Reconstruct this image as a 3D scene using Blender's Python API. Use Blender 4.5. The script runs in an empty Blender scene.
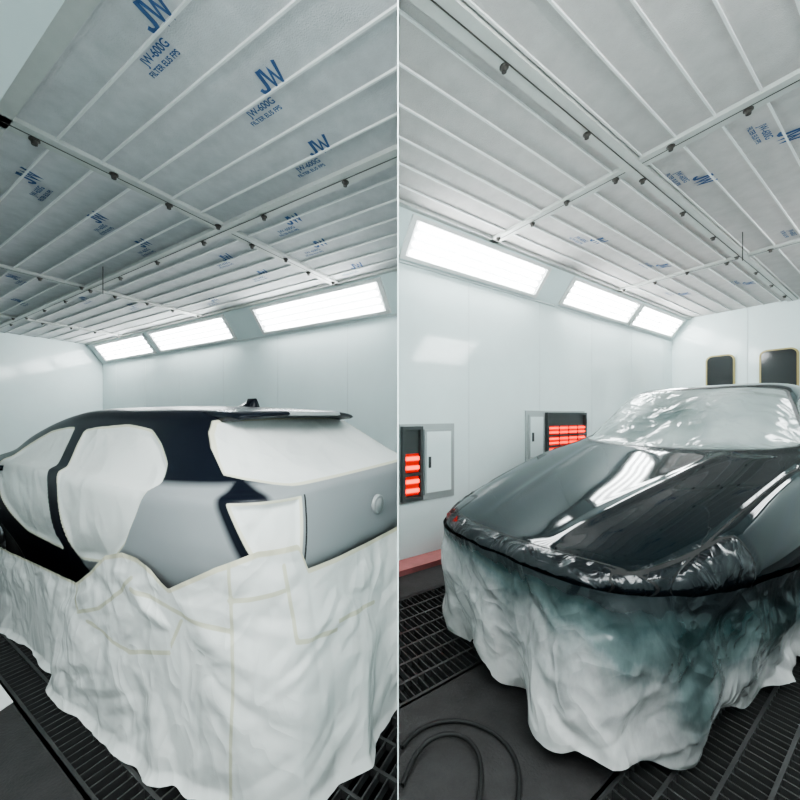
import bpy, bmesh, math
import numpy as np
from mathutils import Vector, Matrix, noise

def frame(dx, dy, nx, ny, ox=0, oy=0):
    return Matrix(((dx, nx, 0, ox), (dy, ny, 0, oy), (0, 0, 1, 0), (0, 0, 0, 1)))
def unit(x, y):
    r = math.hypot(x, y); return x/r, y/r
dl = unit(-.864, .504); ML = frame(dl[0], dl[1], dl[1], -dl[0])
dr = unit(.835, .549); MR = frame(dr[0], dr[1], -dr[1], dr[0])
dc = unit(.85, .527); MC = frame(dc[0], dc[1], -dc[1], dc[0], .45, 1.63)
try:
    bpy.context.scene.view_settings.look = 'AgX - Medium High Contrast'
except Exception: pass

# ------------------------------------------------------------------ materials
def newmat(name):
    m = bpy.data.materials.new(name); m.use_nodes = True
    nt = m.node_tree; nt.nodes.clear()
    out = nt.nodes.new('ShaderNodeOutputMaterial')
    return m, nt, out
def pbsdf(nt, col, rough=.5, metal=0, coat=0, emi=None, es=0, spec=None):
    b = nt.nodes.new('ShaderNodeBsdfPrincipled')
    b.inputs['Base Color'].default_value = (*col, 1)
    b.inputs['Roughness'].default_value = rough
    b.inputs['Metallic'].default_value = metal
    b.inputs['Coat Weight'].default_value = coat
    b.inputs['Coat Roughness'].default_value = .05
    if spec is not None: b.inputs['Specular IOR Level'].default_value = spec
    if emi:
        b.inputs['Emission Color'].default_value = (*emi, 1)
        b.inputs['Emission Strength'].default_value = es
    return b
def mathn(nt, op, a, b=None, c=None):
    n = nt.nodes.new('ShaderNodeMath'); n.operation = op
    for i, v in enumerate((a, b, c)):
        if v is None: continue
        if isinstance(v, (int, float)): n.inputs[i].default_value = v
        else: nt.links.new(v, n.inputs[i])
    return n.outputs[0]
def maprange(nt, v, f0, f1, t0=0, t1=1):
    n = nt.nodes.new('ShaderNodeMapRange'); n.clamp = True
    nt.links.new(v, n.inputs[0])
    for i, x in enumerate((f0, f1, t0, t1)): n.inputs[i+1].default_value = x
    return n.outputs[0]
def coords(nt, scale=(1, 1, 1)):
    t = nt.nodes.new('ShaderNodeTexCoord'); mp = nt.nodes.new('ShaderNodeMapping')
    mp.inputs['Scale'].default_value = scale
    nt.links.new(t.outputs['Object'], mp.inputs[0]); return mp.outputs[0]
def noisen(nt, vec, scale, detail=4, rough=.55):
    n = nt.nodes.new('ShaderNodeTexNoise'); n.inputs['Scale'].default_value = scale
    n.inputs['Detail'].default_value = detail; n.inputs['Roughness'].default_value = rough
    nt.links.new(vec, n.inputs['Vector']); return n.outputs['Fac'], n.outputs['Color']
def mixcol(nt, fac, a, b):
    n = nt.nodes.new('ShaderNodeMix'); n.data_type = 'RGBA'
    if isinstance(fac, (int, float)): n.inputs[0].default_value = fac
    else: nt.links.new(fac, n.inputs[0])
    for idx, v in ((6, a), (7, b)):
        if isinstance(v, tuple): n.inputs[idx].default_value = (*v, 1)
        else: nt.links.new(v, n.inputs[idx])
    return n.outputs[2]
def mixsh(nt, fac, a, b):
    n = nt.nodes.new('ShaderNodeMixShader'); nt.links.new(fac, n.inputs[0])
    nt.links.new(a, n.inputs[1]); nt.links.new(b, n.inputs[2]); return n.outputs[0]
def attr(nt, name):
    n = nt.nodes.new('ShaderNodeAttribute'); n.attribute_name = name; return n.outputs['Fac']
def crumple(nt, scale=5, strength=.6, dist=.03, stretch=(1, 1, 1), fine=.35, soft=.8, crease=1.0):
    v = coords(nt, stretch)
    f, c = noisen(nt, v, scale*.5, 2)
    vm = nt.nodes.new('ShaderNodeVectorMath'); vm.operation = 'MULTIPLY_ADD'
    nt.links.new(c, vm.inputs[0]); vm.inputs[1].default_value = (.5, .5, .5); nt.links.new(v, vm.inputs[2])
    hs = mathn(nt, 'MULTIPLY', f, soft)
    for s, w in ((scale, 1.0), (scale*3.1, fine)):
        vo = nt.nodes.new('ShaderNodeTexVoronoi'); vo.inputs['Scale'].default_value = s
        nt.links.new(vm.outputs[0], vo.inputs['Vector'])
        hs = mathn(nt, 'ADD', hs, mathn(nt, 'MULTIPLY', vo.outputs['Distance'], w))
    for s, w in ((scale*.7, .9), (scale*1.9, .45)):
        g, _ = noisen(nt, vm.outputs[0], s, 1)
        g = mathn(nt, 'ABSOLUTE', mathn(nt, 'SUBTRACT', g, .5))
        hs = mathn(nt, 'SUBTRACT', hs, mathn(nt, 'MULTIPLY', g, 3*w*crease))
    b = nt.nodes.new('ShaderNodeBump'); b.inputs['Strength'].default_value = strength
    b.inputs['Distance'].default_value = dist; nt.links.new(hs, b.inputs['Height'])
    return b.outputs[0]
def simple(name, col, rough=.5, metal=0, coat=0, emi=None, es=0, var=0, vscale=6, bump=0, bscale=60, spec=None):
    m, nt, out = newmat(name)
    b = pbsdf(nt, col, rough, metal, coat, emi, es, spec)
    if var:
        v = coords(nt); f, _ = noisen(nt, v, vscale, 6, .65)
        f = maprange(nt, f, .3, .7)
        nt.links.new(mixcol(nt, f, tuple(c*(1-var) for c in col), tuple(min(1, c*(1+var)) for c in col)), b.inputs['Base Color'])
    if bump:
        v = coords(nt); f, _ = noisen(nt, v, bscale, 3)
        bn = nt.nodes.new('ShaderNodeBump'); bn.inputs['Strength'].default_value = bump
        bn.inputs['Distance'].default_value = .01
        nt.links.new(f, bn.inputs['Height']); nt.links.new(bn.outputs[0], b.inputs['Normal'])
    nt.links.new(b.outputs[0], out.inputs[0]); return m

M_wall = simple('booth_wall_enamel', (.71, .81, .81), .10, var=.03, vscale=1.5)
M_seam = simple('panel_seam', (.55, .60, .60), .5)
M_frame = simple('ceiling_frame_paint', (.52, .53, .51), .45, var=.05, vscale=12)
M_filter = simple('filter_fabric', (.58, .58, .59), .95, var=.10, vscale=9, bump=.35, bscale=180)
M_filter2 = simple('filter_fabric_dusty', (.55, .525, .515), .95, var=.08, vscale=9, bump=.35, bscale=180)
M_rib = simple('filter_rib', (.78, .79, .78), .4)
M_bolt = simple('bolt_dark', (.05, .045, .04), .5)
M_ink = simple('stamp_ink', (.05, .11, .25), .8)
M_conc = simple('floor_concrete', (.030, .028, .028), .6, var=.35, vscale=8, bump=.3, bscale=90)
M_pit = simple('pit_black', (.005, .005, .005), .9)
M_grate = simple('grating_steel', (.06, .06, .06), .45, metal=.5)
M_lamp = simple('light_diffuser', (.9, .9, .9), .5, emi=(.93, 1, 1), es=1.6)
M_tube = simple('light_tube', (.9, .9, .9), .5, emi=(.95, 1, 1), es=37)
M_heat = simple('infrared_lamp', (.9, .03, .005), .4, emi=(1, .025, .002), es=5)
M_heatd = simple('infrared_reflector', (.30, .015, .01), .35, metal=.6, emi=(1, .015, .002), es=.6)
M_grey = simple('grey_panel', (.38, .42, .42), .4, metal=.2)
M_dgrey = simple('dark_panel', (.05, .06, .06), .45)
M_black = simple('black_rubber', (.008, .008, .008), .65)
M_glassd = simple('dark_window', (.02, .022, .022), .08)
M_yel = simple('window_seal', (.36, .30, .12), .5)
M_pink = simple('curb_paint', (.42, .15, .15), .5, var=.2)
M_paper = simple('white_paper', (.8, .8, .8), .6)
M_dark = simple('dark_paint', (.006, .008, .013), .25, spec=.25)
M_badge = simple('badge_grey', (.30, .31, .31), .45)
M_rim = simple('wheel_alloy', (.4, .4, .42), .3, metal=.8)

# ------------------------------------------------------------------ mesh builder
class MB:
    def __init__(s): s.v = []; s.f = []; s.m = []
    def hexa(s, p, mi=0):
        o = len(s.v); s.v += p
        for q in ((0, 3, 2, 1), (4, 5, 6, 7), (0, 1, 5, 4), (1, 2, 6, 5), (2, 3, 7, 6), (3, 0, 4, 7)):
            s.f.append(tuple(o+i for i in q)); s.m.append(mi)
    def box(s, x0, x1, y0, y1, z0, z1, mi=0):
        s.hexa([(x0, y0, z0), (x1, y0, z0), (x1, y1, z0), (x0, y1, z0), (x0, y0, z1), (x1, y0, z1), (x1, y1, z1), (x0, y1, z1)], mi)
    def prism(s, pts, fn, mi=0):
        o = len(s.v); n = len(pts)
        s.v += [fn(p, 0) for p in pts] + [fn(p, 1) for p in pts]
        s.f.append(tuple(range(o, o+n))); s.f.append(tuple(range(o+2*n-1, o+n-1, -1))); s.m += [mi, mi]
        for i in range(n):
            j = (i+1) % n; s.f.append((o+i, o+j, o+n+j, o+n+i)); s.m.append(mi)
    def grid(s, P, mi=0, closed=False):
        o = len(s.v); A, B = len(P), len(P[0])
        for r in P: s.v += [tuple(q) for q in r]
        for i in range(A-1):
            for j in range(B if closed else B-1):
                k = (j+1) % B
                s.f.append((o+i*B+j, o+i*B+k, o+(i+1)*B+k, o+(i+1)*B+j)); s.m.append(mi)
    def lathe(s, prof, c, axis, n=32, mi=0):
        P = []
        for r, h in prof:
            row = []
            for k in range(n):
                t = 2*math.pi*k/n; u, w = r*math.cos(t), r*math.sin(t)
                if axis == 'b': row.append((c[0]+u, c[1]+h, c[2]+w))
                elif axis == 'a': row.append((c[0]+h, c[1]+u, c[2]+w))
                else: row.append((c[0]+u, c[1]+w, c[2]+h))
            P.append(row)
        s.grid(P, mi, True)

def build(name, mb, mats, M=Matrix.Identity(4), clip=0, attrs=None, smooth=False, parent=None, local=False):
    vs = [tuple(M @ Vector(p)) for p in mb.v]
    me = bpy.data.meshes.new(name); me.from_pydata(vs, [], mb.f)
    for m in mats: me.materials.append(m)
    me.polygons.foreach_set('material_index', mb.m)
    if attrs:
        for k, a in attrs.items():
            at = me.attributes.new(k, 'FLOAT', 'POINT'); at.data.foreach_set('value', np.asarray(a, dtype=np.float32))
    bm = bmesh.new(); bm.from_mesh(me)
    bmesh.ops.recalc_face_normals(bm, faces=bm.faces)
    if clip:
        bmesh.ops.bisect_plane(bm, geom=bm.verts[:]+bm.edges[:]+bm.faces[:], dist=1e-5,
                               plane_co=(clip*.002, 0, 0), plane_no=(-clip, 0, 0), clear_outer=True)
    R = None
    if local:
        R = Matrix.Rotation(math.atan2(M[1][0], M[0][0]), 4, 'Z')
        c = Vector((0, 0, 0))
        for v in bm.verts: c += v.co
        c /= max(1, len(bm.verts)); R = Matrix.Translation(c) @ R
        bmesh.ops.transform(bm, matrix=R.inverted(), verts=bm.verts)
    bm.to_mesh(me); bm.free()
    if smooth: me.polygons.foreach_set('use_smooth', [True]*len(me.polygons))
    ob = bpy.data.objects.new(name, me); bpy.context.scene.collection.objects.link(ob)
    if R is not None: ob.matrix_world = R
    if parent: ob.parent = parent
    return ob
def empty(name):
    e = bpy.data.objects.new(name, None); bpy.context.scene.collection.objects.link(e); return e

# ------------------------------------------------------------------ booths
def booth(M, clip, zc, we, wn, ww, zs, lend, beams_l, beam_w, lights, near_w, side, filt, wire):
    c = MB()
    c.box(-1.5, lend, wn, we, zc+.012, zc+.08, 0)
    nr = int(round((we-wn)/.187))
    for i in range(nr+1):
        w = wn+(we-wn)*i/nr
        c.box(-1.2, lend, w-.0045, w+.0045, zc+.001, zc+.02, 2)
    for l in beams_l:
        c.box(l-.052, l+.052, wn-.02, we+.02, zc-.012, zc+.03, 1)
        c.box(l-.003, l+.003, wn-.02, we+.02, zc-.0135, zc-.011, 3)
    for w in beam_w:
        c.box(-1.3, lend, w-.05, w+.05, zc-.014, zc+.03, 1)
        c.box(-1.3, lend, w-.003, w+.003, zc-.0155, zc-.013, 3)
    c.box(-1.3, lend, we-.04, we+.01, zc-.012, zc+.03, 1)
    c.box(-1.3, lend, wn-.04, wn+.03, zc-.012, zc+.03, 1)
    prof = [(0, -.04), (.012, -.04), (.015, -.022), (.022, -.019), (.022, -.012)]
    for l in beams_l:
        for i in range(8):
            c.lathe(prof, (l+.02*(-1)**i, wn+.12+(we-wn-.2)*i/7, zc), 'z', 12, 3)
    for w in beam_w:
        k = .6
        while k < lend:
            c.lathe(prof, (k, w+.02, zc), 'z', 12, 3); k += .72
    k, kw = wire
    c.box(k-.003, k+.003, kw-.003, kw+.003, zc-.26, zc, 3)
    ceil = build('ceiling', c, [filt, M_frame, M_rib, M_bolt], M, clip)
    f = MB()
    f.box(-1.5, lend, ww, ww+.06, -.4, zs+.02, 0)
    f.hexa([(-1.5, we, zc), (lend, we, zc), (lend, ww, zs), (-1.5, ww, zs),
            (-1.5, we+.06, zc+.06), (lend, we+.06, zc+.06), (lend, ww+.06, zs+.02), (-1.5, ww+.06, zs+.02)], 0)
    k = .2
    while k < lend:
        f.box(k-.0015, k+.0015, ww-.002, ww, 0, zs-.02, 1); k += 1.15
    f.box(-1.5, lend, ww-.012, ww, zs-.012, zs+.008, 1)
    build('wall_'+side[0], f, [M_wall, M_seam], M, clip, local=True)
    e = MB(); e.box(lend, lend+.06, -1.1, ww+.06, -.4, zc+.08, 0)
    for w_ in (.3, 1.55):
        e.box(lend-.004, lend, w_-.003, w_+.003, 0, zc-.02, 1)
    build('wall_'+side[1], e, [M_wall, M_seam], M, clip, local=True)
    n = MB(); n.box(-1.5, lend, -1.06, -1.0, -.4, zc+.08, 0)
    n.hexa([(-1.5, wn, zc), (lend, wn, zc), (lend, -1.0, zs-.25), (-1.5, -1.0, zs-.25),
            (-1.5, wn, zc+.06), (lend, wn, zc+.06), (lend, -1.06, zs-.2), (-1.5, -1.06, zs-.2)], 0)
    build('wall_'+side[2], n, [M_wall, M_seam], M, clip, local=True)
    def fixture(l0, l1, A, B):
        ax, az = B[0]-A[0], B[1]-A[1]; L = math.hypot(ax, az)
        nx, nz = (az/L, -ax/L) if ax > 0 else (-az/L, ax/L)
        def P(l, t, o): return (l, A[0]+ax*t+nx*o, A[1]+az*t+nz*o)
        q = MB()
        def sb(l0, l1, t0, t1, o0, o1, mi):
            q.hexa([P(l0, t0, o0), P(l1, t0, o0), P(l1, t1, o0), P(l0, t1, o0), P(l0, t0, o1), P(l1, t0, o1), P(l1, t1, o1), P(l0, t1, o1)], mi)
        sb(l0, l1, .14, .86, .001, .006, 1)
        for a, b, c2, d in ((l0-.05, l1+.05, .07, .15), (l0-.05, l1+.05, .85, .93)): sb(a, b, c2, d, .001, .024, 0)
        sb(l0-.05, l0, .1, .9, .001, .024, 0); sb(l1, l1+.05, .1, .9, .001, .024, 0)
        for t in (.23, .41, .59, .77): sb(l0+.04, l1-.04, t-.034, t+.034, .006, .018, 2)
        return build('ceiling_light_fixture', q, [M_rib, M_lamp, M_tube], M, clip, local=True)
    for a, b in lights: fixture(a, b, (we, zc), (ww, zs))
    for a, b in near_w: fixture(a, b, (wn, zc), (-1.0, zs-.25))
    return ceil

ceilL = booth(ML, -1, 2.70, 2.90, .48, 3.15, 2.35, 8.85, [0.0, 2.45, 4.9, 7.3], [1.62],
              [(1.95, 3.84), (4.5, 6.45), (6.7, 8.55)], [(-.3, .95)], ('north_west', 'west', 'south_west'), M_filter, (4.07, 1.45))
ceilR = booth(MR, 1, 2.95, 2.28, -.25, 2.52, 2.63, 7.48, [.1, 2.58, 5.0], [1.08],
              [(1.70, 3.48), (4.03, 5.68), (5.84, 7.3)], [(-.1, 1.7), (4.2, 5.6)], ('north_east', 'east', 'south_east'), M_filter2, (4.33, .93))

p = MB(); p.box(-.001, .001, .6, 9.0, -.4, 3.05); p.box(-.001, .001, -1.3, .6, 2.66, 3.05)
build('wall_added_divider', p, [M_wall])  # invented thin divider, added to keep each booth's light from bleeding across

def stroke(mb, pts, wd, z0, z1):
    n = len(pts); L = []; R = []
    for i in range(n):
        p = Vector(pts[i]); a = Vector(pts[max(0, i-1)]); b = Vector(pts[min(n-1, i+1)])
        d1 = (p-a).normalized() if i else (b-p).normalized(); d2 = (b-p).normalized() if i < n-1 else d1
        m = (Vector((-d1.y, d1.x))+Vector((-d2.y, d2.x))).normalized()
        k = wd/2/max(.45, m.dot(Vector((-d1.y, d1.x))))
        L.append(p+m*k); R.append(p-m*k)
    for i in range(n-1):
        mb.hexa([(R[i].x, R[i].y, z0), (R[i+1].x, R[i+1].y, z0), (L[i+1].x, L[i+1].y, z0), (L[i].x, L[i].y, z0),
                 (R[i].x, R[i].y, z1), (R[i+1].x, R[i+1].y, z1), (L[i+1].x, L[i+1].y, z1), (L[i].x, L[i].y, z1)])
def stamp(M, l, w, z, right, up, sc, parent, i):
    R = Vector((M[0][0]*right, M[1][0]*right, 0)); U = Vector((M[0][1]*up, M[1][1]*up, 0)); N = R.cross(U)
    def T(ox, oy):
        o = M @ Vector((l, w, z)) + R*ox*sc + U*oy*sc + N*.002
        return o, Matrix(((R.x, U.x, N.x, o.x), (R.y, U.y, N.y, o.y), (R.z, U.z, N.z, o.z), (0, 0, 0, 1)))
    o, MT = T(.10, 0)
    if abs(o.x) > .12:
        mb = MB(); s = sc
        stroke(mb, [(-.012*s, .11*s), (-.028*s, .03*s), (-.036*s, .012*s), (-.052*s, .008*s), (-.068*s, .018*s), (-.072*s, .034*s)], .020*s, -.0005, .0005)
        stroke(mb, [(.004*s, .11*s), (.016*s, .008*s), (.046*s, .085*s), (.062*s, .008*s), (.098*s, .11*s)], .018*s, -.0005, .0005)
        ob = build('stamp_%d' % i, mb, [M_ink]); ob.matrix_world = MT; ob.parent = parent
    for k, (t, s, ox, oy) in enumerate([('JW-600G', .052, -.06, -.050), ('FILTER EU5 FPS', .036, -.08, -.095)]):
        o, MT = T(ox, oy)
        if abs(o.x) < .16: continue
        cu = bpy.data.curves.new('stamp', 'FONT'); cu.body = t; cu.size = s*sc; cu.align_x = 'CENTER'
        cu.offset = .0008; cu.materials.append(M_ink)
        ob = bpy.data.objects.new('stamp_%d_%d' % (i, k), cu); bpy.context.scene.collection.objects.link(ob)
        ob.matrix_world = MT; ob.parent = parent
for i, (l, w) in enumerate([(1.30, 1.04), (1.45, .67), (1.38, 1.42), (2.02, 1.84), (3.21, 1.12), (3.02, .73), (3.35, 1.47), (5.5, 1.76),
                            (2.10, 2.2), (3.0, 1.97), (3.0, 2.36), (2.1, 2.7), (5.3, 2.2), (5.29, 1.15), (6.3, 1.4), (4.2, 2.6)]):
    stamp(ML, l, w, 2.70+.010, -1, -1, .85, ceilL, i)
for i, (l, w) in enumerate([(1.15, .80), (2.98, .50), (3.05, .92), (3.32, 1.78), (4.8, .66), (4.5, 1.68), (6.0, 1.3), (6.1, .5), (5.8, 1.9)]):
    stamp(MR, l, w, 2.95+.010, 1, -1, .9, ceilR, i+20)

def floorb(M, clip, lend, ww, strips):
    f = MB(); f.box(-1.5, lend, -1.06, ww, -.40, -.36, 1)
    cur = -1.06
    for a, b in strips:
        f.box(-1.5, lend, cur, a, -.36, 0, 0); cur = b
    f.box(-1.5, lend, cur, ww, -.36, 0, 0)
    build('floor', f, [M_conc, M_pit], M, clip)
    g = MB()
    for a, b in strips:
        l = -.6
        while l < lend-.02:
            g.box(l, l+.006, a, b, -.035, -.002, 0); l += .042
        n = max(2, int(round((b-a)/.11)))
        for i in range(n+1):
            w = a+(b-a)*i/n; hw = .012 if i in (0, n) else .006
            g.box(-.6, lend, w-hw, w+hw, -.032, 0, 0)
    build('floor_grating', g, [M_grate], M, clip)
floorb(ML, -1, 8.85, 3.15, [(.50, 1.30)])
floorb(MR, 1, 7.48, 2.52, [(-.35, .62), (1.30, 2.05)])
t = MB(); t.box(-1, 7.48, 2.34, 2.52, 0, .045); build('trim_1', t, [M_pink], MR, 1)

def heater(l0, l1, d0, d1, z0, z1, zl, lamps):
    h = MB(); w = 2.516
    lo, hi = min(l0, d0), max(l1, d1)
    h.box(lo-.04, hi+.04, w-.012, w, z0-.05, z1+.05, 3)
    h.box(l0, l1, w-.016, w-.011, z0, z1, 1)
    for a, b, c, d in ((l0-.03, l1+.03, z0-.03, z0), (l0-.03, l1+.03, z1, z1+.03)): h.box(a, b, w-.05, w-.01, c, d, 2)
    h.box(l0-.03, l0, w-.05, w-.01, z0, z1, 2); h.box(l1, l1+.03, w-.05, w-.01, z0, z1, 2)
    for i in range(lamps):
        zc = z0+(zl-z0)*(i+.5)/lamps; hh = (zl-z0)/lamps*.40
        h.box(l0+.01, l1-.01, w-.035, w-.017, zc-hh, zc+hh, 4)
        for dz in (-.5, .5):
            h.box(l0+.01, l1-.01, w-.045, w-.034, zc+dz*hh-.2*hh, zc+dz*hh+.2*hh, 0)
        if i: h.box(l0, l1, w-.048, w-.012, z0+(zl-z0)*i/lamps-.012, z0+(zl-z0)*i/lamps+.012, 2)
    k = l0+.2
    while k < l1-.05: h.box(k-.003, k+.003, w-.055, w-.045, z0, zl, 2); k += .2
    h.box(d0, d1, w-.03, w-.01, z0, z1, 3); h.box(d0+.02, d1-.02, w-.036, w-.03, z0+.02, z1-.02, 5)
    h.box(d0+.04, d0+.06, w-.05, w-.03, (z0+z1)/2-.05, (z0+z1)/2+.05, 2)
    return build('infrared_heater', h, [M_heat, M_dgrey, M_dgrey, M_grey, M_heatd, M_wall], MR, 1, local=True)
heater(1.70, 1.86, 1.92, 2.25, .58, 1.17, .98, 2)
heater(3.76, 4.55, 3.41, 3.68, .80, 1.30, 1.18, 3)

def rr(x0, x1, y0, y1, r, n=6):
    pts = []
    for cx, cy, a in ((x1-r, y1-r, 0), (x0+r, y1-r, 90), (x0+r, y0+r, 180), (x1-r, y0+r, 270)):
        for i in range(n+1):
            t = math.radians(a+90*i/n); pts.append((cx+r*math.cos(t), cy+r*math.sin(t)))
    return pts
for i, (a, b) in enumerate(((1.69, 2.05), (1.02, 1.42))):
    wb = MB()
    wb.prism(rr(a, b, 1.55, 2.27, .09), lambda p, k: (7.477-.02*k, p[0], p[1]), 0)
    wb.prism(rr(a+.022, b-.022, 1.572, 2.248, .07), lambda p, k: (7.457-.006*k, p[0], p[1]), 1)
    build('window_%d' % (i+1), wb, [M_yel, M_glassd], MR, 1)

cu = bpy.data.curves.new('air_hose', 'CURVE'); cu.dimensions = '3D'; cu.bevel_depth = .009; cu.bevel_resolution = 5
for pts in ([(.015, 1.36, .009), (.07, 1.44, .009), (.2, 1.49, .009), (.33, 1.47, .009), (.43, 1.39, .009), (.45, 1.28, .009), (.40, 1.15, .009), (.3, 1.02, .009), (.15, .95, .009)],
            [(.015, 1.22, .009), (.06, 1.33, .024), (.15, 1.40, .028), (.25, 1.40, .028), (.31, 1.34, .027), (.30, 1.22, .024), (.24, 1.10, .016), (.15, .95, .009)]):
    sp = cu.splines.new('NURBS'); sp.points.add(len(pts)-1)
    for q, pt in zip(sp.points, pts): q.co = (*pt, 1)
    sp.use_endpoint_u = True; sp.order_u = 4
cu.materials.append(M_black)
bpy.context.scene.collection.objects.link(bpy.data.objects.new('air_hose', cu))
pp = MB()
pp.prism([(2.20, .26), (2.66, .22), (2.70, .49), (2.30, .49)], lambda p, k: (p[0], p[1], .001+.004*k), 0)
build('paper_sheet', pp, [M_paper], ML, -1)

# ------------------------------------------------------------------ car bodies
def pchip(x, y, xq):
    x = np.asarray(x, float); y = np.asarray(y, float); h = np.diff(x); d = np.diff(y)/h
    m = np.zeros_like(y); m[0] = d[0]; m[-1] = d[-1]
    for i in range(1, len(y)-1):
        m[i] = 0 if d[i-1]*d[i] <= 0 else 2*d[i-1]*d[i]/(d[i-1]+d[i])
    i = np.clip(np.searchsorted(x, xq)-1, 0, len(h)-1); t = (xq-x[i])/h[i]
    return ((1+2*t)*(1-t)**2*y[i]+t*(1-t)**2*h[i]*m[i]+t*t*(3-2*t)*y[i+1]+t*t*(t-1)*h[i]*m[i+1])
def loop(row, th):
    z, a0, a1, hw, n, ac = row
    c, s = np.cos(th), np.sin(th)
    r = (np.abs(c)**n+np.abs(s)**n)**(-1/n); x, y = r*c, r*s
    a = np.where(x > 0, ac-x*(ac-a0), ac-x*(a1-ac))
    return a, y*hw
def bodygrid(T, NS, NT):
    T = np.array(T, float); q = np.arange(len(T)); qq = np.linspace(0, len(T)-1, 1500)
    C = np.stack([pchip(q, T[:, k], qq) for k in range(6)], 1)
    ds = np.sqrt(np.diff(C[:, 0])**2+(.5*np.diff(C[:, 1]))**2+(.25*np.diff(C[:, 2]))**2+np.diff(C[:, 3])**2)
    s = np.concatenate([[0], np.cumsum(ds)]); ss = np.linspace(0, s[-1], NS)
    R = np.stack([np.interp(ss, s, C[:, k]) for k in range(6)], 1)
    th = np.linspace(0, 2*np.pi, NT, endpoint=False)
    P = np.zeros((NS, NT, 3))
    for i in range(NS):
        a, b = loop(R[i], th); P[i, :, 0] = a; P[i, :, 1] = b; P[i, :, 2] = R[i, 0]
    return P, C
def gnormals(P):
    du = np.roll(P, -1, 1)-np.roll(P, 1, 1); dv = np.gradient(P, axis=0)
    n = np.cross(du, dv); n /= np.linalg.norm(n, axis=2, keepdims=True)+1e-9
    c = P.mean(axis=(0, 1)); c[2] -= .2
    sg = np.sign(np.sum(n*(P-c), axis=2, keepdims=True)); return n*sg
def sdpoly(px, py, poly):
    poly = np.array(poly, float); d = np.full(px.shape, 1e9); inside = np.zeros(px.shape, bool)
    for i in range(len(poly)):
        a = poly[i]; b = poly[(i+1) % len(poly)]; e = b-a
        t = np.clip(((px-a[0])*e[0]+(py-a[1])*e[1])/(e@e), 0, 1)
        d = np.minimum(d, (px-a[0]-t*e[0])**2+(py-a[1]-t*e[1])**2)
        c = ((a[1] > py) != (b[1] > py)) & (px < (b[0]-a[0])*(py-a[1])/(b[1]-a[1]+1e-12)+a[0])
        inside ^= c
    d = np.sqrt(d); return np.where(inside, -d, d)
def sdline(px, py, pts):
    pts = np.array(pts, float); d = np.full(px.shape, 1e9)
    for a, b in zip(pts[:-1], pts[1:]):
        e = b-a; t = np.clip(((px-a[0])*e[0]+(py-a[1])*e[1])/(e@e), 0, 1)
        d = np.minimum(d, (px-a[0]-t*e[0])**2+(py-a[1]-t*e[1])**2)
    return np.sqrt(d)
def roundp(poly, it=2, k=.10):
    for _ in range(it):
        q = []
        for i in range(len(poly)):
            a = poly[i]; b = poly[(i+1) % len(poly)]
            q += [(a[0]*(1-k)+b[0]*k, a[1]*(1-k)+b[1]*k), (a[0]*k+b[0]*(1-k), a[1]*k+b[1]*(1-k))]
        poly = q; k = .25
    return poly
def bodymesh(P):
    mb = MB(); NS, NT, _ = P.shape
    mb.grid(P.tolist(), 0, True)
    mb.f.append(tuple(range((NS-1)*NT, NS*NT))); mb.m.append(0)
    return mb
def wheels(axles, hw, b0, r=.29):
    mb = MB()
    for a in axles:
        for sg in (-1, 1):
            y = b0+sg*(hw-.14); s = sg
            mb.lathe([(r*.62, -.08*s), (r*.9, -.095*s), (r, -.06*s), (r, .06*s), (r*.9, .095*s), (r*.62, .08*s)], (a, y, r), 'b', 36, 0)
            mb.lathe([(r*.62, .075*s), (r*.55, .05*s), (r*.2, .06*s), (0, .065*s)], (a, y, r), 'b', 36, 1)
            for k in range(5):
                t = 2*math.pi*k/5; c, sn = math.cos(t), math.sin(t)
                pts = [(-.02, .03), (.02, .03), (.03, r*.6), (-.03, r*.6)]
                mb.prism(pts, lambda p, kk: (a+p[0]*c-p[1]*sn, y+s*(.06+.02*kk), r+p[0]*sn+p[1]*c), 1)
    return mb
def nz(x, y, z): return noise.noise(Vector((x, y, z)))
def _hash(i, j, s):
    h = np.sin(i*127.1+j*311.7+s*74.7)*43758.5453
    return h-np.floor(h)
def facet(u, v, cu_, cv_, seed, warp=.35):
    """piecewise-planar crumple: random heights on a triangular lattice"""
    x = u/cu_; y = v/cv_
    x = x+warp*np.sin(y*2.1+seed)+warp*.6*np.sin(x*1.3+seed*2); y = y+warp*np.sin(x*1.7+seed*3.3)
    y = y+x*.23*math.sin(seed)
    F = .3660254; s = (x+y)*F; i = np.floor(x+s); j = np.floor(y+s)
    fx = x+s-i; fy = y+s-j
    h00 = _hash(i, j, seed); h11 = _hash(i+1, j+1, seed); h10 = _hash(i+1, j, seed); h01 = _hash(i, j+1, seed)
    a = fx > fy
    return np.where(a, h00*(1-fx)+h10*(fx-fy)+h11*fy, h00*(1-fy)+h01*(fy-fx)+h11*fx)-.5

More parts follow.
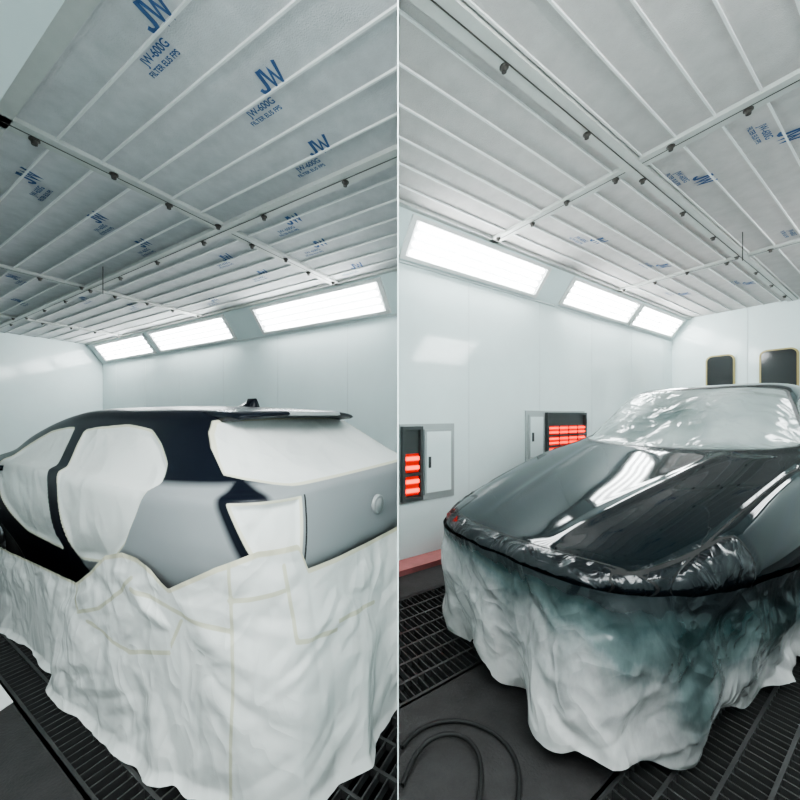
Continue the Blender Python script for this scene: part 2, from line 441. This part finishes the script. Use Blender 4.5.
# ---------- left car
TL = [  # z, a0, a1, hw, n, ac
 (.16, 1.22, 4.3, .46, 5, 2.4), (.30, 1.16, 4.45, .50, 5, 2.3), (.48, 1.06, 4.6, .57, 5, 2.2), (.60, .985, 4.68, .625, 5, 2.15), (.72, .90, 4.76, .672, 5.2, 2.1),
 (.80, .878, 4.72, .686, 5.4, 2.05), (.88, .885, 4.65, .690, 5.4, 2.0), (.97, .905, 4.2, .688, 5.6, 2.0), (1.02, .925, 3.87, .674, 6, 2.0), (1.04, .96, 3.80, .640, 6, 2.05), (1.065, 1.005, 3.70, .622, 6, 2.05),
 (1.15, 1.15, 3.52, .574, 6, 2.2), (1.24, 1.31, 3.22, .52, 6, 2.3), (1.295, 1.41, 2.98, .475, 5.5, 2.35), (1.325, 1.50, 2.80, .43, 5, 2.35), (1.342, 1.66, 2.6, .34, 4, 2.3),
 (1.350, 1.85, 2.4, .2, 3, 2.15), (1.352, 2.05, 2.2, .05, 2, 2.12)]
WC = 1.32
P, CL = bodygrid(TL, 160, 1000)
CS = CL.copy()          # sheet is fitted to an envelope a little fuller than the tucked-in lower body
CS[:, 3] = np.where(CS[:, 0] < .8, np.maximum(CS[:, 3], .66+.026*np.clip(CS[:, 0]/.8, 0, 1)), CS[:, 3])
CS[:, 1] = np.where(CS[:, 0] < .8, .878, CS[:, 1])
P[:, :, 1] += WC
Nn = gnormals(P)
l, w, z = P[..., 0], P[..., 1], P[..., 2]
big = 1.0
onside = np.where(w < WC-.2, 0, big)
rear_open = roundp([(2.45, 1.225), (1.99, 1.255), (1.74, 1.235), (1.60, 1.18), (1.47, 1.11), (1.43, 1.05), (1.50, .925), (1.59, .80), (1.77, .68), (2.21, .59), (2.24, .75), (2.28, .97)], 2)
front_open = roundp([(2.58, 1.24), (2.90, 1.205), (3.22, 1.08), (3.38, .96), (3.24, .78), (3.0, .60), (2.38, .60), (2.38, .80), (2.42, .97)], 2)
win = np.minimum(sdpoly(l, z, rear_open), sdpoly(l, z, front_open))+onside
glass = sdpoly(w, z, roundp([(.755, 1.085), (.89, 1.285), (1.72, 1.285), (1.86, 1.085), (1.74, 1.045), (.90, 1.04)], 2, .08))
lr = np.interp(z, CL[:, 0], CL[:, 1])
glass = np.maximum(glass, l-(lr+.13))
tail = np.maximum.reduce([l-1.04-.45*(z-.97), w-.89-.14*(z-.9), z-1.010, .60-z])
film = np.minimum.reduce([win, glass, tail])
silver = np.maximum.reduce([z-1.045-.04*np.clip(1.45-l, 0, .5), l-2.2])
silver = np.maximum(silver, -(np.maximum.reduce([l-1.075-.45*(z-.97), w-.80, z-1.2, .80-z])))
seam = np.where((l < 1.05) & (z < 1.015) & (w > .6) & (w < 1.1), np.abs(w-.905-.14*(z-.9)), big)
seam = np.minimum(seam, np.where((l < 1.0) & (w > .9), np.abs(z-.765), big))
fc = .018*facet(l-w, z+.2*l, .32, .24, 3.1)+.008*facet(l-w, z, .13, .11, 5.2)
P = P - Nn*((.014+fc)*np.clip(-win/.026, 0, 1)+(.006+.6*fc)*np.clip(-glass/.03, 0, 1)+(.010+.9*fc)*np.clip(-tail/.02, 0, 1))[..., None]

def body_material(name, kind):
    m, nt, out = newmat(name)
    if kind == 'L':
        dark = pbsdf(nt, (.005, .0065, .012), .28, 0, 0, spec=.16)
        silv = pbsdf(nt, (.27, .282, .29), .5, .1, 0, spec=.35)
        filmb = pbsdf(nt, (.76, .76, .74), .38)
        nt.links.new(crumple(nt, 2.8, .28, .03, (1, 1, .7), .25, 1.0, 1.4), filmb.inputs['Normal'])
    else:
        dark = pbsdf(nt, (.0018, .0048, .0066), .045, 0, 0, spec=.38)
        silv = pbsdf(nt, (.004, .006, .008), .2, 0, 0, spec=.5)
        nt.links.new(crumple(nt, 7, .5, .02), silv.inputs['Normal'])
        filmb = pbsdf(nt, (.4, .45, .45), .14, 0)
        v = coords(nt, (1, 1.2, .8)); f, _ = noisen(nt, v, 2.0, 2, .5)
        nt.links.new(mixcol(nt, maprange(nt, f, .32, .64), (.11, .145, .14), (.38, .425, .415)), filmb.inputs['Base Color'])  # film highlights and dark patches put into the colour as a noise mix
        nt.links.new(crumple(nt, 4.0, .48, .03, (1, 1, .5), .5, .6, 1.6), filmb.inputs['Normal'])
    tape = pbsdf(nt, (.66, .63, .50) if kind == 'L' else (.02, .025, .025), .6)
    fa = attr(nt, 'film'); sa = attr(nt, 'silver')
    sh = mixsh(nt, maprange(nt, sa, -.012, .012, 1, 0), dark.outputs[0], silv.outputs[0])
    la = mathn(nt, 'ABSOLUTE', attr(nt, 'seam'))
    blk = pbsdf(nt, (.004, .004, .004), .7)
    sh = mixsh(nt, maprange(nt, la, .0025, .0045, 1, 0), sh, blk.outputs[0])
    sh = mixsh(nt, maprange(nt, fa, .0, .003, 1, 0), sh, tape.outputs[0])
    sh = mixsh(nt, maprange(nt, fa, -.009, -.006, 1, 0), sh, filmb.outputs[0])
    nt.links.new(sh, out.inputs[0]); return m
M_bodyL = body_material('two_tone_bodywork', 'L')
M_bodyR = body_material('wet_black_bodywork', 'R')
carL = empty('car')
build('body', bodymesh(P), [M_bodyL], ML, -1, {'film': film.ravel(), 'silver': silver.ravel(), 'seam': seam.ravel()}, True, carL)
build('wheels', wheels([1.62, 4.0], .60, WC, .28), [M_black, M_rim], ML, -1, None, True, carL)
sp = MB(); G = []
for i in range(41):
    t = -1+2*i/40; ww_ = WC-.02+.38*t; sh_ = .07*abs(t)**3
    dz = -.018*abs(t)**3
    G.append([(1.58+sh_, ww_, 1.326+dz), (1.42+sh_, ww_, 1.334+dz), (1.30+sh_, ww_, 1.328+dz), (1.23+sh_, ww_, 1.316+dz), (1.22+sh_, ww_, 1.306+dz), (1.24+sh_, ww_, 1.296+dz), (1.34+sh_, ww_, 1.286+dz), (1.52+sh_, ww_, 1.296+dz)])
sp.grid(list(map(list, zip(*(G)))), 0)
sp.f.append(tuple(k*41 for k in range(8))); sp.m.append(0); sp.f.append(tuple(k*41+40 for k in range(8))); sp.m.append(0)
build('roof_spoiler', sp, [M_dark], ML, -1, None, True, carL)
bl = MB(); bl.hexa([(1.216, WC-.19, 1.300), (1.24, WC-.19, 1.297), (1.24, WC+.15, 1.297), (1.216, WC+.15, 1.300), (1.224, WC-.19, 1.316), (1.25, WC-.19, 1.318), (1.25, WC+.15, 1.318), (1.224, WC+.15, 1.316)])
build('high_brake_light', bl, [M_badge], ML, -1, None, False, carL)
fin = MB(); G = []
for k in range(9):
    t = k/8; zf = 1.34+.055*t
    G.append([(1.70+.01*t, WC-.018*(1-t)**.7-.002, zf), (1.76+.02*t, WC-.026*(1-t)**.7-.002, zf), (1.92-.17*t**.8, WC, zf), (1.76+.02*t, WC+.026*(1-t)**.7+.002, zf), (1.70+.01*t, WC+.018*(1-t)**.7+.002, zf)])
fin.grid(G, 0, True); fin.f.append(tuple(range(40, 45))); fin.m.append(0)
build('antenna_fin', fin, [M_dark], ML, -1, None, True, carL)
rd = MB()
rd.lathe([(0, -.014), (.030, -.013), (.031, -.010), (.036, -.013), (.042, -.010), (.044, .004)], (.884, WC+.01, .895), 'a', 40, 0)
build('tailgate_badge', rd, [M_badge], ML, -1, None, True, carL)
def blob(cx, cy, cz, rx, ry, rz, n=3.0, N=24):
    G = []
    for i in range(N+1):
        p = -math.pi/2+math.pi*i/N; row = []
        for j in range(2*N):
            t = math.pi*j/N
            x, y, zz = math.cos(p)*math.cos(t), math.cos(p)*math.sin(t), math.sin(p)
            r = (abs(x)**n+abs(y)**n+abs(zz)**n)**(-1/n); row.append((cx+rx*x*r, cy+ry*y*r, cz+rz*zz*r))
        G.append(row)
    return G
mr = MB(); mr.grid(blob(3.30, .53, 1.0, .06, .09, .07), 0, True); mr.box(3.27, 3.33, .58, .72, .95, .98)
build('door_mirror', mr, [M_dark], ML, -1, None, True, carL)

# ---------- skirts
def body_row(C, z):
    return [z]+[float(np.interp(z, C[:, 0], C[:, k])) for k in range(1, 6)]
def skirt(C, b0, ztf, hemf, NT, NV, fold, out=.008, nhem=3.2):
    th = np.linspace(0, 2*np.pi, NT, endpoint=False)+np.pi
    ref = body_row(C, .66); ra, rb = loop(ref, th)
    top = np.zeros((NT, 3)); bot = np.zeros((NT, 3))
    for j in range(NT):
        zt = ztf(ra[j], rb[j]); r = body_row(C, zt)
        a, b = loop(r, th[j:j+1]); top[j] = (a[0], b[0], zt)
        (A0, A1, HW), zh = hemf(ra[j], rb[j])
        a, b = loop((0, A0, A1, HW, nhem, r[5]), th[j:j+1]); bot[j] = (a[0], b[0], zh)
    nrm = np.roll(top, -1, 0)-np.roll(top, 1, 0); nrm = np.stack([nrm[:, 1], -nrm[:, 0], nrm[:, 0]*0], 1)
    nrm /= np.linalg.norm(nrm, axis=1, keepdims=True)+1e-9
    cen = top.mean(0); sg = np.sign(np.sum(nrm*(top-cen)*np.array([1, 1, 0]), axis=1, keepdims=True)); nrm *= sg
    for _ in range(12): nrm = (np.roll(nrm, 1, 0)+nrm+np.roll(nrm, -1, 0))/3
    u = np.concatenate([[0], np.cumsum(np.hypot(*np.diff(np.stack([ra, rb], 1), axis=0).T))])
    V = np.repeat(np.linspace(0, 1, NV)[:, None], NT, 1)
    base = top[None]*(1-V[..., None])+bot[None]*V[..., None]
    U = np.repeat(u[None], NV, 0)
    D = out+fold(U, base[..., 2], V)
    P = base+nrm[None]*D[..., None]
    P[:, :, 1] += b0
    return P, V
def ztL(a, b):
    if b < 0 and a > .98:
        return float(np.interp(a, [.98, 1.1, 1.30, 1.40, 1.50, 1.62, 1.75, 1.88, 2.0, 3.3, 4.8], [.86, .81, .70, .75, .775, .775, .735, .63, .545, .475, .45]))
    if b < 0 and a <= .98:
        return float(np.interp(b, [-.68, -.45, -.42, 0], [.86, .86, .765, .755]))
    return float(np.interp(a, [.9, 1.3, 2.0], [.755, .7, .5]))
def foldL(u, z, v):
    d = .052*(facet(u+.25*z, z, .42, 1.1, 1.7, .25)+.25)*np.clip(v*1.6, 0.05, 1)
    d += .055*facet(u-.12*z, z, .17, .9, 4.4, .25)*v**1.3
    d += .034*facet(u+.5*z, z, .24, .28, 8.1, .25)*np.clip(v*4, .1, 1)
    d += .026*facet(u, z, .12, .08, 2.9, .3)*np.exp(-v*1.8)
    d += .011*facet(u-z, z, .08, .11, 6.6, .3)
    d += np.where(v > .95, .02*((v-.95)/.05)**1.5, 0)
    return np.maximum(d, -.004)*np.clip(.25+v*6, 0, 1)+.004
def film_material(name, kind):
    m, nt, out = newmat(name)
    b = pbsdf(nt, (.80, .80, .78), .27)
    va = attr(nt, 'v')
    if kind == 'L':
        nt.links.new(crumple(nt, 4.2, .30, .03, (1, 1, .6), .3, .6, 1.6), b.inputs['Normal'])
        c = mixcol(nt, maprange(nt, va, .020, .026), (.64, .60, .46), (.70, .70, .685))
        c = mixcol(nt, maprange(nt, attr(nt, 'tape'), .007, .009), (.58, .56, .44), c)
        nt.links.new(c, b.inputs['Base Color'])
    else:
        nt.links.new(crumple(nt, 4.4, .42, .035, (1, 1, .6), .35, .6, 1.7), b.inputs['Normal'])
        b.inputs['Roughness'].default_value = .22
        sa = attr(nt, 'spray'); vv = coords(nt, (1, 1, .5)); f, _ = noisen(nt, vv, 2.4, 6, .62)
        s = mathn(nt, 'ADD', sa, mathn(nt, 'MULTIPLY', mathn(nt, 'SUBTRACT', f, .5), 1.0))
        cr = nt.nodes.new('ShaderNodeValToRGB'); nt.links.new(s, cr.inputs[0])
        e = cr.color_ramp.elements; e[0].position = .12; e[0].color = (.008, .012, .014, 1)
        e[1].position = 1.0; e[1].color = (.62, .605, .595, 1)
        for pos, c in ((.30, (.014, .030, .031)), (.48, (.070, .095, .095)), (.68, (.27, .27, .27))):
            q = e.new(pos); q.color = (*c, 1)
        nt.links.new(cr.outputs[0], b.inputs['Base Color'])
    nt.links.new(b.outputs[0], out.inputs[0]); return m
M_skL = film_material('masking_film', 'L'); M_skR = film_material('oversprayed_masking_film', 'R')
PL, VL = skirt(CS, WC, ztL, lambda a, b: ((.80, 4.8, .66), .004), 900, 120, foldL, nhem=4.0)
arc = np.where(PL[..., 1] < 1.0, PL[..., 0]-1.0, 0)+np.where(PL[..., 0] < 1.3, -(np.maximum(PL[..., 1], .64)-.64), 0)
tape = np.full(arc.shape, 1.0)
for pts in ([(-.02, .86), (-.04, .5), (-.02, 0)], [(1.05, .56), (.98, .44), (.80, .50), (.6, .62), (.5, .70)],
            [(.9, .42), (.55, .40), (.3, .47), (.22, .60)], [(-.26, .80), (-.32, .55), (-.6, .50)], [(-.02, .70), (-.26, .72)], [(.5, .66), (.2, .62), (-.02, .60)]):
    tape = np.minimum(tape, sdline(arc, PL[..., 2], pts))
tape = np.where(PL[..., 1] > WC+.6, 1, tape)
mb = MB(); mb.grid(PL.tolist(), 0, True)
build('masking_sheet', mb, [M_skL], ML, -1, {'v': VL.ravel(), 'tape': tape.ravel()}, True, carL)

# ---------- right car
TR = [
 (.16, .55, 3.9, .50, 5, 2.0), (.30, .42, 4.05, .55, 4.5, 2.0), (.48, .26, 4.2, .66, 4, 2.0), (.60, .04, 4.32, .765, 3.6, 2.0),
 (.67, .0, 4.33, .785, 3.6, 2.0), (.715, .05, 4.33, .787, 3.7, 2.05), (.79, .29, 4.33, .782, 4.0, 2.2), (.89, .70, 4.3, .770, 4.8, 2.5),
 (.98, 1.12, 4.25, .754, 5.6, 2.6), (1.045, 1.42, 4.15, .73, 5.8, 2.7), (1.085, 1.60, 4.02, .695, 5.6, 2.8), (1.13, 1.70, 3.92, .67, 4.8, 2.8), (1.20, 1.80, 3.82, .64, 4.6, 2.8),
 (1.33, 1.99, 3.62, .59, 4.6, 2.8), (1.45, 2.19, 3.45, .54, 4.6, 2.8), (1.515, 2.36, 3.3, .49, 4, 2.8), (1.55, 2.55, 3.2, .41, 3.5, 2.85),
 (1.565, 2.78, 3.1, .24, 3, 2.95), (1.569, 2.9, 3.05, .06, 2, 2.98)]
P, CR = bodygrid(TR, 170, 960)
a, b, z = P[..., 0].copy(), P[..., 1].copy(), P[..., 2].copy()
bc = .18+.21*np.clip(a/1.5, 0, 1)
onb = (a < 1.6) & (z > .62) & (z < 1.09)
zz = .0065*np.exp(-((np.abs(b)-bc)/.035)**2)+.010*np.exp(-((np.abs(b)-.68)/.05)**2)
P[..., 2] += np.where(onb, zz*np.clip((a-.1)/.4, 0, 1)*np.clip((1.6-a)/.2, 0, 1), 0)
Nn = gnormals(P)
af = np.interp(z, CR[:, 0], CR[:, 1])
ws = sdpoly(b, z, roundp([(-.66, 1.105), (-.50, 1.49), (-.3, 1.515), (.3, 1.515), (.50, 1.49), (.66, 1.105), (.3, 1.075), (-.3, 1.075)], 2))
ws = np.maximum(ws, a-(af+.34))
sidew = sdpoly(a, z, roundp([(2.0, 1.08), (2.33, 1.39), (2.6, 1.47), (3.1, 1.47), (3.5, 1.34), (3.75, 1.14), (3.7, 1.08)], 2))+np.where(np.abs(b) > .42, 0, 1)
sidew = np.maximum(sidew, -(a-2.02-.75*(z-1.09)))
sidew = np.maximum(sidew, -np.abs(a-2.85)+.035)
film = np.minimum(ws, sidew)
bl_ = .60+.09*np.clip((a-.3)/1.2, 0, 1)
fr = .08+.55*np.abs(b)**2.6
seam = np.where((a > .22) & (a < 1.55) & (z > .6), np.abs(b)-bl_, big)
seam = np.where((np.abs(b) < .60) & (a < .55), a-fr, seam)
doorl = np.where((z < 1.07) & (np.abs(b) > .6) & (a > 1.55), a-1.78, big)
seam = np.where(np.abs(doorl) < np.abs(seam), doorl, seam)
lamp = np.maximum.reduce([a-.66, z-.715-.09*np.clip((a-.15)/.45, 0, 1), .46-np.abs(b), .10-a])
seam = np.where((np.abs(lamp) < np.abs(seam)) & (a < .8), lamp, seam)
hl = np.minimum(np.maximum(a-fr+.01, z-.74), lamp)
fcR = .018*facet(b+.4*z, a, .26, .34, 3.7, .2)+.008*facet(b, a, .10, .16, 6.1, .2)
P = P-Nn*((.008+fcR)*np.clip(-film/.03, 0, 1))[..., None]
P = P-Nn*(.014*facet(b, a+z, .08, .08, 2.2)*np.clip(-hl/.03, 0, 1))[..., None]
P = P-Nn*(.007*np.exp(-(seam/.009)**2))[..., None]
carR = empty('car.001')
build('body.001', bodymesh(P), [M_bodyR], MC, 1, {'film': film.ravel(), 'silver': hl.ravel(), 'seam': seam.ravel()}, True, carR)
build('wheels.001', wheels([.95, 3.45], .66, 0, .29), [M_black, M_rim], MC, 1, None, True, carR)
def ztR(a, b):
    base = .665-.02*abs(b) if a < .9 else float(np.interp(a, [.9, 1.3, 4], [.64, .60, .45]))
    return base+.010*nz(a*9, b*9, 2)
def hemR(a, b):
    zh = max(.012, .04+.20*(nz(a*3.4+5, b*3.4, 0)+.12))
    if b > .45: zh += .05*min(1, (b-.45)/.3)
    A0 = -.01+.14*b+.28*nz(b*3.6, 7.7, 0)
    return (A0, 4.3, .69 if b < 0 else .73), zh
def foldR(u, z, v):
    d = .085*(facet(u+.35*z, z, .38, .9, 11.7, .25)+.25)*np.clip(v*1.8, 0.05, 1)
    d += .085*facet(u-.15*z, z, .17, .8, 14.4, .25)*v**1.2
    d += .044*facet(u+.6*z, z, .22, .26, 18.1, .25)*np.clip(v*4, .1, 1)
    d += .022*facet(u-.4*z, z, .10, .11, 12.9, .3)*np.clip(v*6, .2, 1)
    d += .007*facet(u, z, .05, .06, 16.6)
    return np.maximum(d, -.012)*np.clip(.2+v*5, 0, 1)+.006
PR, VR = skirt(CR, 0, ztR, hemR, 900, 120, foldR)
S = .42+.72*VR+.50*np.clip(PR[..., 1], -.7, .8)-.50*np.exp(-VR*14)+.6*np.clip(PR[..., 0]-.9, 0, 1)
mb = MB(); mb.grid(PR.tolist(), 0, True)
build('masking_sheet.001', mb, [M_skR], MC, 1, {'v': VR.ravel(), 'spray': S.ravel()}, True, carR)

# ------------------------------------------------------------------ world, camera
wd = bpy.data.worlds.new('World'); bpy.context.scene.world = wd; wd.use_nodes = True
wd.node_tree.nodes['Background'].inputs[0].default_value = (.5, .55, .6, 1)
wd.node_tree.nodes['Background'].inputs[1].default_value = .3
cam = bpy.data.cameras.new('camera'); co = bpy.data.objects.new('camera', cam)
bpy.context.scene.collection.objects.link(co)
cam.sensor_width = 36; cam.lens = 36*350/800; cam.clip_start = .02
cam.shift_x = 2/800; cam.shift_y = 15/800
co.location = (0, 0, 1.3); co.rotation_euler = (math.pi/2, 0, 0)
bpy.context.scene.camera = co
